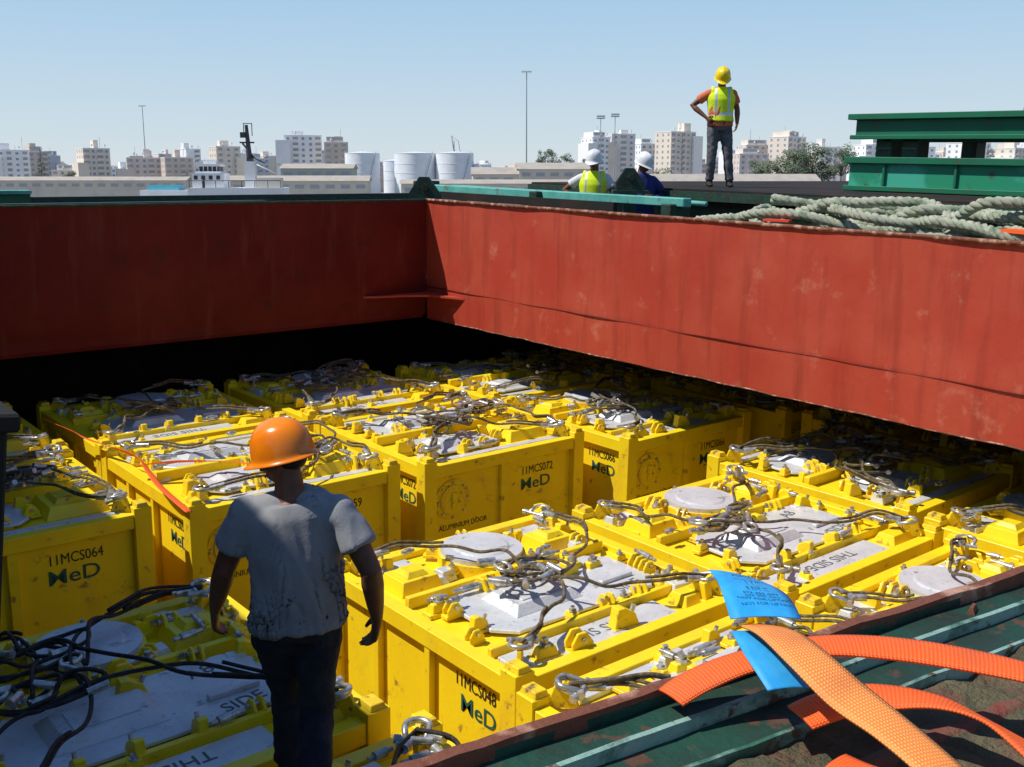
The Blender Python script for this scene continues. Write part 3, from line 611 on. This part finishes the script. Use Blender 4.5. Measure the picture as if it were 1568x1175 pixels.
# ---------------------------------------------------------------- orange ratchet strap
def strapmat(name,c1,c2):
    m=bpy.data.materials.new(name); m.use_nodes=True; N=m.node_tree.nodes; L=m.node_tree.links; bs=N["Principled BSDF"]; bs.inputs["Roughness"].default_value=0.55
    uv=N.new("ShaderNodeUVMap"); mp=N.new("ShaderNodeMapping"); L.new(uv.outputs[0],mp.inputs[0])
    w1=N.new("ShaderNodeTexWave"); w1.bands_direction='Y'; w1.inputs["Scale"].default_value=75; w1.inputs["Distortion"].default_value=0.4; L.new(mp.outputs[0],w1.inputs[0])
    w2=N.new("ShaderNodeTexWave"); w2.bands_direction='X'; w2.inputs["Scale"].default_value=4.2; L.new(mp.outputs[0],w2.inputs[0])
    mu=N.new("ShaderNodeMath"); mu.operation='MULTIPLY'; L.new(w1.outputs["Fac"],mu.inputs[0]); L.new(w2.outputs["Fac"],mu.inputs[1])
    mx=N.new("ShaderNodeMix"); mx.data_type='RGBA'; mx.inputs["A"].default_value=(*c1,1); mx.inputs["B"].default_value=(*c2,1); L.new(mu.outputs[0],mx.inputs["Factor"])
    nz=N.new("ShaderNodeTexNoise"); nz.inputs["Scale"].default_value=14; nz.inputs["Detail"].default_value=6; tc=N.new("ShaderNodeTexCoord"); L.new(tc.outputs["Object"],nz.inputs["Vector"])
    mr=N.new("ShaderNodeMapRange"); mr.inputs["From Min"].default_value=.5; mr.inputs["From Max"].default_value=.8; mr.inputs["To Max"].default_value=.6; L.new(nz.outputs["Fac"],mr.inputs["Value"])
    m2=N.new("ShaderNodeMix"); m2.data_type='RGBA'; L.new(mr.outputs["Result"],m2.inputs["Factor"]); L.new(mx.outputs["Result"],m2.inputs["A"]); m2.inputs["B"].default_value=(.35,.08,.03,1); L.new(m2.outputs["Result"],bs.inputs["Base Color"])
    bp=N.new("ShaderNodeBump"); bp.inputs["Strength"].default_value=0.5; bp.inputs["Distance"].default_value=0.002; L.new(mu.outputs[0],bp.inputs["Height"]); L.new(bp.outputs[0],bs.inputs["Normal"])
    return m
SM1=strapmat('orange_webbing_glare',(0.88,0.22,0.035),(0.95,0.50,0.13)); SM2=strapmat('orange_webbing',(0.90,0.10,0.008),(0.95,0.19,0.02))  # first one: yellowish weave dots are glare put into the colour
se=empty('ratchet_strap',(0,0,0),0,True)
ribbon([(0.915,0.655,-0.512),(0.893,0.615,-0.500),(0.874,0.565,-0.503),(0.862,0.51,-0.516),(0.850,0.45,-0.523),(0.835,0.39,-0.533),(0.82,0.33,-0.55)],[0.1,0.1,0.0,-.1,.05,0.1,0],0.052,SM1,'webbing_sewn_end',se)
ribbon([(0.785,0.672,-0.562),(0.82,0.664,-0.550),(0.87,0.642,-0.535),(0.935,0.600,-0.52),(0.985,0.545,-0.515),(1.03,0.475,-0.515),(1.07,0.400,-0.52),(1.10,0.33,-0.53)],[0.1,0.0,0.0,.0,-.1,-.1,.0,0],0.044,SM2,'webbing_upper',se)
ribbon([(0.865,0.565,-0.565),(0.90,0.550,-0.556),(0.935,0.520,-0.546),(0.965,0.470,-0.54),(0.975,0.42,-0.545),(0.965,0.37,-0.55),(0.945,0.32,-0.56)],[0.0,-.1,-.1,.2,.5,.3,.1],0.046,SM2,'webbing_middle',se)
ribbon([(0.838,0.505,-0.577),(0.84,0.47,-0.573),(0.85,0.42,-0.568),(0.87,0.37,-0.562),(0.90,0.32,-0.555)],[0.0,0.1,0.0,-.1,0],0.044,SM2,'webbing_lower',se)
ribbon([(0.985,0.742,-0.50),(0.955,0.703,-0.492),(0.93,0.672,-0.493),(0.913,0.650,-0.500)],[0.25,.15,.05,0],0.080,M['tag'],'label_tag',se,0.001)
ribbon([(0.900,0.655,-0.515),(0.868,0.61,-0.517),(0.850,0.57,-0.53)],[0.1,.1,.1],0.052,M['tag'],'label_tail',se,0.001)
ta=math.atan2(0.748-0.65,0.985-0.915)-math.pi/2
for k,s in enumerate(['LC 20 kN','POLYESTER','L 2 m','2 575 m','STF 350 daN','NOT FOR LIFTING']):
    t=0.15+k*0.13; text(se,s,0.0078,(0.985-0.070*t*1.05,0.744-0.098*t*1.05,-0.4850),(0.0,0.10,ta),M['black'],'label_text')
# ---------------------------------------------------------------- background (world frame)
FV=V((math.cos(math.radians(50.5)),math.sin(math.radians(50.5)),0)); RV=V((FV.y,-FV.x,0))
def wp(F,R,z=0): return FV*F+RV*R+V((0,0,z))
GZ=-9.0
m=mat('harbour_ground',(0.26,0.24,0.21),(0.34,0.31,0.26),0.02,rough=0.95)
b=MB(); b.add([(-9000,-9000,GZ),(9000,-9000,GZ),(9000,9000,GZ),(-9000,9000,GZ)],[(0,1,2,3)],m); b.obj('ground')
def bmat(n,c): return mat(n,c,tuple(x*.90 for x in c),0.15,rough=0.85)
WALL=[bmat('hazed_stucco',(0.74,0.71,0.69)),bmat('cream_stucco',(0.76,0.67,0.57)),bmat('white_render',(0.86,0.86,0.86)),bmat('tan_stucco',(0.64,0.54,0.46)),bmat('grey_render',(0.58,0.62,0.67)),bmat('rose_stucco',(0.70,0.60,0.55))]  # wall colours kept pale to paint in the distance haze
WIN=mat('hazy_window',(0.28,0.33,0.39),rough=0.3); WIN2=mat('shaded_opening',(0.38,0.40,0.43),rough=0.8); SLAB=mat('balcony_slab',(0.82,0.81,0.79),rough=0.8)
rotF=math.radians(50.5-90)
def building(F,R,w,d,top,wall,r,base=GZ,detail=True):
    e=empty('apartment_building',wp(F,R,0),rotF+r.uniform(.1,.75)); b=MB()
    w2=w*.86; h2=r.random(); b.box(-w2/2,w2/2,0,d,base,top-1.0,wall); b.box(-w2/2-.15,w2/2+.15,-.15,d+.15,top-1.0,top-.6,SLAB)
    if h2<.6: q=w2*r.uniform(.35,.6); x=r.choice([-w2/2-q*.6,w2/2-q*.4]); b.box(x,x+q,-1.5,d*.8,base,top-r.uniform(3,9),r.choice([wall,SLAB,WALL[1]]))
    if h2>.4: q=w2*r.uniform(.5,.8); x=r.uniform(-w2/2+.5,w2/2-q-.5); b.box(x,x+q,1.5,d-1,top-.6,top+2.2,wall); b.box(x+.5,x+q-.5,1.46,1.5,top+.2,top+1.7,WIN2)
    q=r.uniform(.15,.35)*w2; x=r.uniform(-w2/2,w2/2-q); b.box(x,x+q,d*.3,d*.7,top-.6,top+r.uniform(1.6,4.2),wall)
    for k in range(r.randint(1,4)):
        x=r.uniform(-w2/2+1,w2/2-1); b.cyl((x,.8,top+.4),(x,.8,top+1.4),.5,SLAB,8); b.box(x-.05,x+.05,.75,.85,top-.6,top+.5,WIN2)
    if r.random()<.4: x=r.uniform(-w2/3,w2/3); b.cyl((x,d*.5,top),(x,d*.5,top+r.uniform(4,7)),.1,WIN2,5)
    b.obj('walls',e); c=MB(); g=MB(); fl=int((top-1-max(base,-1))/3.1)+1; bays=max(2,int(w2/3.6)); bay=r.choice([0,1,2]); st=r.choice([2,2,3]); bw=r.choice([1.4,1.7,1.9]); wh=r.uniform(2.0,2.5)
    for f in range(fl):
        z=top-1-3.1*(f+1)
        for k in range(bays):
            x=-w2/2+w2*(k+.5)/bays
            if (k+bay)%st==0:
                c.box(x-bw+.2,x+bw-.2,-.03,.02,z+.2,z+2.6,WIN2); g.box(x-bw,x+bw,-1.3,0,z-.05,z+.12,SLAB); g.box(x-bw,x+bw,-1.3,-1.22,z+.12,z+1.0,wall)
            elif detail: c.box(x-.75,x+.75,-.04,.02,z+.9,z+wh,WIN)
        if detail:
          for k in range(max(2,int(d/4))):
            y=d*(k+.5)/max(2,int(d/4)); c.box(w2/2-.03,w2/2+.03,y-.7,y+.7,z+.9,z+2.3,WIN); c.box(-w2/2-.03,-w2/2+.03,y-.7,y+.7,z+.9,z+2.3,WIN)
    c.obj('windows',e); g.obj('balconies',e)
r=random.Random(9)
Bl=[(600,-280,19,16,2),(600,-251,18,5,1),(600,-233,17,17,1),(610,-210,22,12,5),(600,-187,18,12,3),(620,-172,10,10,0),(600,-159,16,18,1),
 (600,-117,24,24,2),(590,-97,15,20,3),(600,50,13,23,2),(605,63,16,25,0),(620,80,13,20,2),(600,96,21,26,1),(640,150,24,20,1),(600,136,20,14,5),(620,165,20,24,1),(610,181,14,18,0),(600,206,20,19,2),(610,232,24,18,2),(600,262,24,20,2),(600,286,20,17,1),(620,310,24,22,2),(600,-305,20,14,1),(590,-330,22,18,2)]
for F,R,w,t,k in Bl: building(F,R,w,14,t,WALL[k],r)
for k in range(84):
    F=r.uniform(640,840); R=(-.56+1.12*(k+r.random())/84)*F; px=r.uniform(12,46) if abs(R/F+.02)>.13 else r.uniform(5,20)
    building(F,R,r.uniform(10,20),14,F*px/1631,r.choice(WALL),r,detail=(k%2==0))
TK=mat('tank_white',(0.80,0.83,0.86),(0.70,0.74,0.78),0.3,rough=0.6); TKR=mat('tank_roof',(0.74,0.77,0.80),rough=0.6)
def tank(F,R,dia,top):
    e=empty('storage_tank',wp(F,R,0)); b=MB(); rr=dia/2; b.cyl((0,0,GZ),(0,0,top-.5),rr,TK,40); b.cyl((0,0,top-.5),(0,0,top),rr+.02,TKR,40,rr*.15)
    for z in (top-.7,top-4,top-7): b.cyl((0,0,z),(0,0,z+.12),rr+.06,TKR,40)
    a0=-2.2; b.tube([V((math.cos(a0+t*.9),math.sin(a0+t*.9),0))*(rr+.35)+V((0,0,GZ+(top-GZ)*t)) for t in [i/14 for i in range(15)]],.10,WIN2,5)
    for i in range(24):
        a=i*2*math.pi/24; b.box(rr*math.cos(a)-.02,rr*math.cos(a)+.02,rr*math.sin(a)-.02,rr*math.sin(a)+.02,top-.5,top+.3,TKR)
    b.obj('shell',e)
for a in ((350,-49,11.4,8.4),(352,-31.8,14,8.4),(350,-18.8,12.4,8.4),(365,-40,8,6.2),(350,-9.8,6,4.8),(356,-60,7,4.2)): tank(*a)
WH=mat('warehouse_wall',(0.66,0.60,0.50),(0.58,0.53,0.45),0.2,rough=0.9); WR=mat('warehouse_roof',(0.42,0.38,0.33),(0.35,0.32,0.28),0.3,rough=0.9); WG=mat('warehouse_green',(0.46,0.50,0.42),rough=0.9)
def warehouse(F,R,w,d,ev,ridge,wall):
    e=empty('warehouse',wp(F,R,0),rotF+.06); b=MB(); b.box(-w/2,w/2,0,d,GZ,ev,wall)
    b.add([(-w/2-.4,-.4,ev),(w/2+.4,-.4,ev),(w/2+.4,d/2,ridge),(-w/2-.4,d/2,ridge),(-w/2-.4,d+.4,ev),(w/2+.4,d+.4,ev)],[(0,1,2,3),(3,2,5,4),(0,3,4),(1,5,2)],WR)
    n=int(w/4)
    for k in range(n):
        x=-w/2+w*(k+.5)/n; b.box(x-1.2,x+1.2,-.05,.02,ev-2.0,ev-1.0,WIN2)
    b.obj('shed',e)
warehouse(300,-55,20,16,2.6,4.0,WG); warehouse(300,-3,16,14,1.0,3.0,WH); warehouse(300,12,20,18,2.4,4.3,WH); warehouse(280,-60,44,10,-.8,.6,WH); warehouse(260,-2,50,8,-1.4,-.4,WH)
warehouse(330,66,60,10,-1,1.2,WH); warehouse(330,140,60,10,-1,1.5,WG); warehouse(340,-150,90,10,-.8,.4,WH)
PM=mat('pole_grey',(0.34,0.37,0.40),rough=0.6)
def mast(F,R,top,r0,head,name='light_mast'):
    e=empty(name,wp(F,R,0),rotF); b=MB(); b.cyl((0,0,GZ),(0,0,top),r0,PM,8,r0*.5); 
    if head:
        b.box(-head,head,-.3,.3,top-.25,top+.1,PM)
        for k in range(6): x=-head+head*2*(k+.5)/6; b.box(x-head*.12,x+head*.12,-.5,-.2,top-.9*head*.4,top-.1,SLAB,None,.02)
    b.obj('pole',e)
mast(400,5.4,38.5,.32,1.9); mast(700,-240,46,.4,2.2); mast(120,9.9,6.7,.07,.45); mast(120,11.5,6.9,.07,.45); mast(450,100,20,.15,0); mast(500,-27,17,.3,0)
b=MB(); e=empty('harbour_crane',wp(480,-26,0),rotF); b.tube([(4,0,2),(0,0,12),(-1.2,0,18.5)],.35,PM,6); b.box(2.5,6,-1,1,GZ,4,PM); b.tube([(4,0,4),(2,0,16),(-1.2,0,18.5)],.12,PM,5); b.obj('jib',e)
LF=mat('foliage',(0.11,0.15,0.09),(0.07,0.10,0.06),0.6,rough=0.9); LF2=mat('foliage_light',(0.16,0.20,0.11),rough=0.9); TR=mat('bark',(0.12,0.09,0.07),rough=0.9)
def tree(F,R,h,w,name='broadleaf_tree',conic=False,seed=1,base=GZ):
    r=random.Random(seed); e=empty(name,wp(F,R,0)); b=MB(); zt=h; zb=base; 
    b.cyl((0,0,zb),(0,0,zb+(zt-zb)*(.55 if not conic else .97)),w*.03,TR,7,w*.012)
    cl=[]
    for k in range(30 if not conic else 44):
        if conic: t=k/44; a=r.uniform(0,6.28); rr=w*.5*(1-t)*r.uniform(.5,1); p=V((rr*math.cos(a),rr*math.sin(a),zb+(zt-zb)*(.25+.75*t))); s=w*.11*(1.2-t)
        else: a=r.uniform(0,6.28); rr=w*.42*math.sqrt(r.random()); p=V((rr*math.cos(a),rr*math.sin(a),zb+(zt-zb)*r.uniform(.45,.92)-rr*.25)); s=w*r.uniform(.09,.17)
        cl.append((p,s)); b.tube([(0,0,min(p.z,zb+(zt-zb)*.4) if not conic else p.z-.3),(p.x*.5,p.y*.5,((zb+(zt-zb)*.4 if not conic else p.z)+p.z)/2),tuple(p)],w*.006,TR,4)
    for p,s in cl:
        mm=r.choice([LF,LF,LF,LF2])
        for q in range(90):
            d=V((r.gauss(0,1),r.gauss(0,1),r.gauss(0,.75))); c=p+d.normalized()*s*r.uniform(.4,1.15); u=V((r.gauss(0,1),r.gauss(0,1),r.gauss(0,1))).normalized(); v2=u.orthogonal().normalized(); l=s*r.uniform(.12,.28)
            b.add([c-u*l,c+v2*l*.7,c+u*l,c-v2*l*.7],[(0,1,2,3)],mm)
    b.obj('crown_and_trunk',e)
tree(450,14,14,10,seed=1); tree(455,22,12,9,seed=2); tree(445,31,9,7,seed=3)
tree(450,118,13,15,seed=4); tree(455,128,16,17,seed=5); tree(450,139,15,14,seed=6); tree(400,95,8,13,seed=7); tree(400,104,6,10,seed=8)
tree(560,-247,15,8,'norfolk_pine',True,9); tree(520,-215,4,9,seed=10); tree(500,-140,5,9,seed=11); tree(420,60,5,10,seed=12); tree(430,160,6,14,seed=13)
WV=mat('vessel_white',(0.82,0.83,0.83),(0.74,0.74,0.72),1,rough=0.5); CR=mat('vessel_cream',(0.60,0.56,0.48),rough=0.7); DK=mat('vessel_dark',(0.05,0.05,0.055),rough=0.5)
e=empty('harbour_vessel',wp(60,-15.4,0),rotF+.15); b=MB()
b.box(-2.4,-.7,-1,2,-3,.25,WV); b.box(-2.25,-.9,-.8,1.8,.25,.35,WV); b.box(-2.1,-1.0,-.6,1.6,.35,.62,DK); b.box(-2.2,-.9,-.75,1.7,.62,.75,WV); b.box(-1.7,-1.2,0,.8,.75,1.0,WV)
for k in range(5): b.box(-2.08+k*.24,-2.04+k*.24,-.63,-.60,.35,.62,WV)
for k in range(4): b.box(-2.3+k*.4,-2.1+k*.4,-1.02,-.99,-.1,.12,DK)
b.box(.35,1.0,-.5,.6,-2,.9,WV,None,.05)
b.prism([(1.0,-.6),(2.4,-.6),(2.4,1),(1.0,1)],-3,.0,CR); b.box(1.0,2.3,-.4,.8,.72,.78,CR); b.tube([(1.0,-.4,.75),(2.2,-.4,.2)],.03,WV,5)
b.box(.5,.85,-.2,.3,.9,1.1,DK); b.cyl((.65,0,1.0),(.55,0,2.9),.16,DK,8,.09); b.box(.15,.95,-.1,.1,1.9,1.98,DK); b.box(.2,.5,-.15,.15,2.2,2.5,DK); b.cyl((.4,0,2.5),(.4,0,3.0),.025,DK,6); b.cyl((.85,0,2.3),(.85,0,3.0),.025,DK,6); b.box(.38,.87,-.02,.02,2.96,3.0,DK); b.tube([(.9,0,1.1),(.3,0,1.9)],.06,DK,6); b.tube([(.7,0,1.2),(1.5,0,.8)],.03,DK,5)
b.box(-2.6,2.6,-1.5,3,-9,-.55,WV); b.box(-1.8,-1.7,-1.3,-1.2,-.55,.0,DK)
for k in range(8): b.cyl((-2.5+k*.7,-1.45,-.55),(-2.5+k*.7,-1.45,-.15),.02,DK,5)
b.tube([(-2.5,-1.45,-.15),(2.4,-1.45,-.15)],.02,DK,5)
b.obj('superstructure',e)
e=empty('harbour_vessel',wp(75,-24,0),rotF); b=MB(); b.box(-2.2,2.2,-1,2,-9,-.85,WV,None,.2); b.box(-1.6,.6,-.4,1,-.85,-.5,mat('vessel_blue',(0.12,0.45,0.55),rough=.5)); b.obj('hull',e)
# ---------------------------------------------------------------- tilt the ship group
RM=Matrix.Rotation(TILT,4,'X')
for o in SHIP:
    o.matrix_basis = RM @ (Matrix.Translation(o.location)@o.rotation_euler.to_matrix().to_4x4())
# ---------------------------------------------------------------- light / sky / camera
S=V((-.57,.36,1.0)).normalized(); elev=math.asin(S.z)
sun=bpy.data.lights.new('sun','SUN'); sun.energy=5.0; sun.angle=math.radians(.5); sun.color=(1,.96,.90)
so=bpy.data.objects.new('sun',sun); scene.collection.objects.link(so); so.rotation_euler=S.to_track_quat('Z','Y').to_euler()
w=bpy.data.worlds.new('World'); scene.world=w; w.use_nodes=True; N=w.node_tree.nodes; L=w.node_tree.links
sky=N.new('ShaderNodeTexSky'); sky.sky_type='NISHITA'; sky.sun_disc=False; sky.sun_elevation=elev; sky.sun_rotation=math.atan2(S.x,S.y); sky.air_density=1.0; sky.dust_density=0.3; sky.ozone_density=3.0
tc=N.new('ShaderNodeTexCoord'); sx=N.new('ShaderNodeSeparateXYZ'); L.new(tc.outputs['Generated'],sx.inputs[0])
cr=N.new('ShaderNodeValToRGB'); L.new(sx.outputs['Z'],cr.inputs[0]); el=cr.color_ramp.elements
el[0].position=0.0; el[0].color=(.66,.74,.79,1); el[1].position=1.0; el[1].color=(.05,.12,.30,1)
for p,c in ((.06,(.56,.69,.80)),(.17,(.38,.60,.82)),(.30,(.18,.34,.60)),(.6,(.08,.17,.40))):
    q=el.new(p); q.color=(*c,1)
vm=N.new('ShaderNodeVectorMath'); vm.operation='SCALE'; vm.inputs['Scale'].default_value=1/.13; L.new(cr.outputs[0],vm.inputs[0])
mx=N.new('ShaderNodeMix'); mx.data_type='RGBA'; mx.inputs['Factor'].default_value=.88; L.new(sky.outputs[0],mx.inputs['A']); L.new(vm.outputs[0],mx.inputs['B'])
L.new(mx.outputs['Result'],N['Background'].inputs[0]); N['Background'].inputs[1].default_value=.13
cam=bpy.data.cameras.new('camera'); co=bpy.data.objects.new('camera',cam); scene.collection.objects.link(co); cam.sensor_width=36; cam.lens=36*1600/1568; cam.clip_end=20000; cam.clip_start=.05
co.rotation_euler=(math.pi/2-math.atan(315/1600),0,math.radians(50.5-90)); scene.camera=co
scene.view_settings.view_transform='Standard'; scene.view_settings.look='None'; scene.view_settings.exposure=0
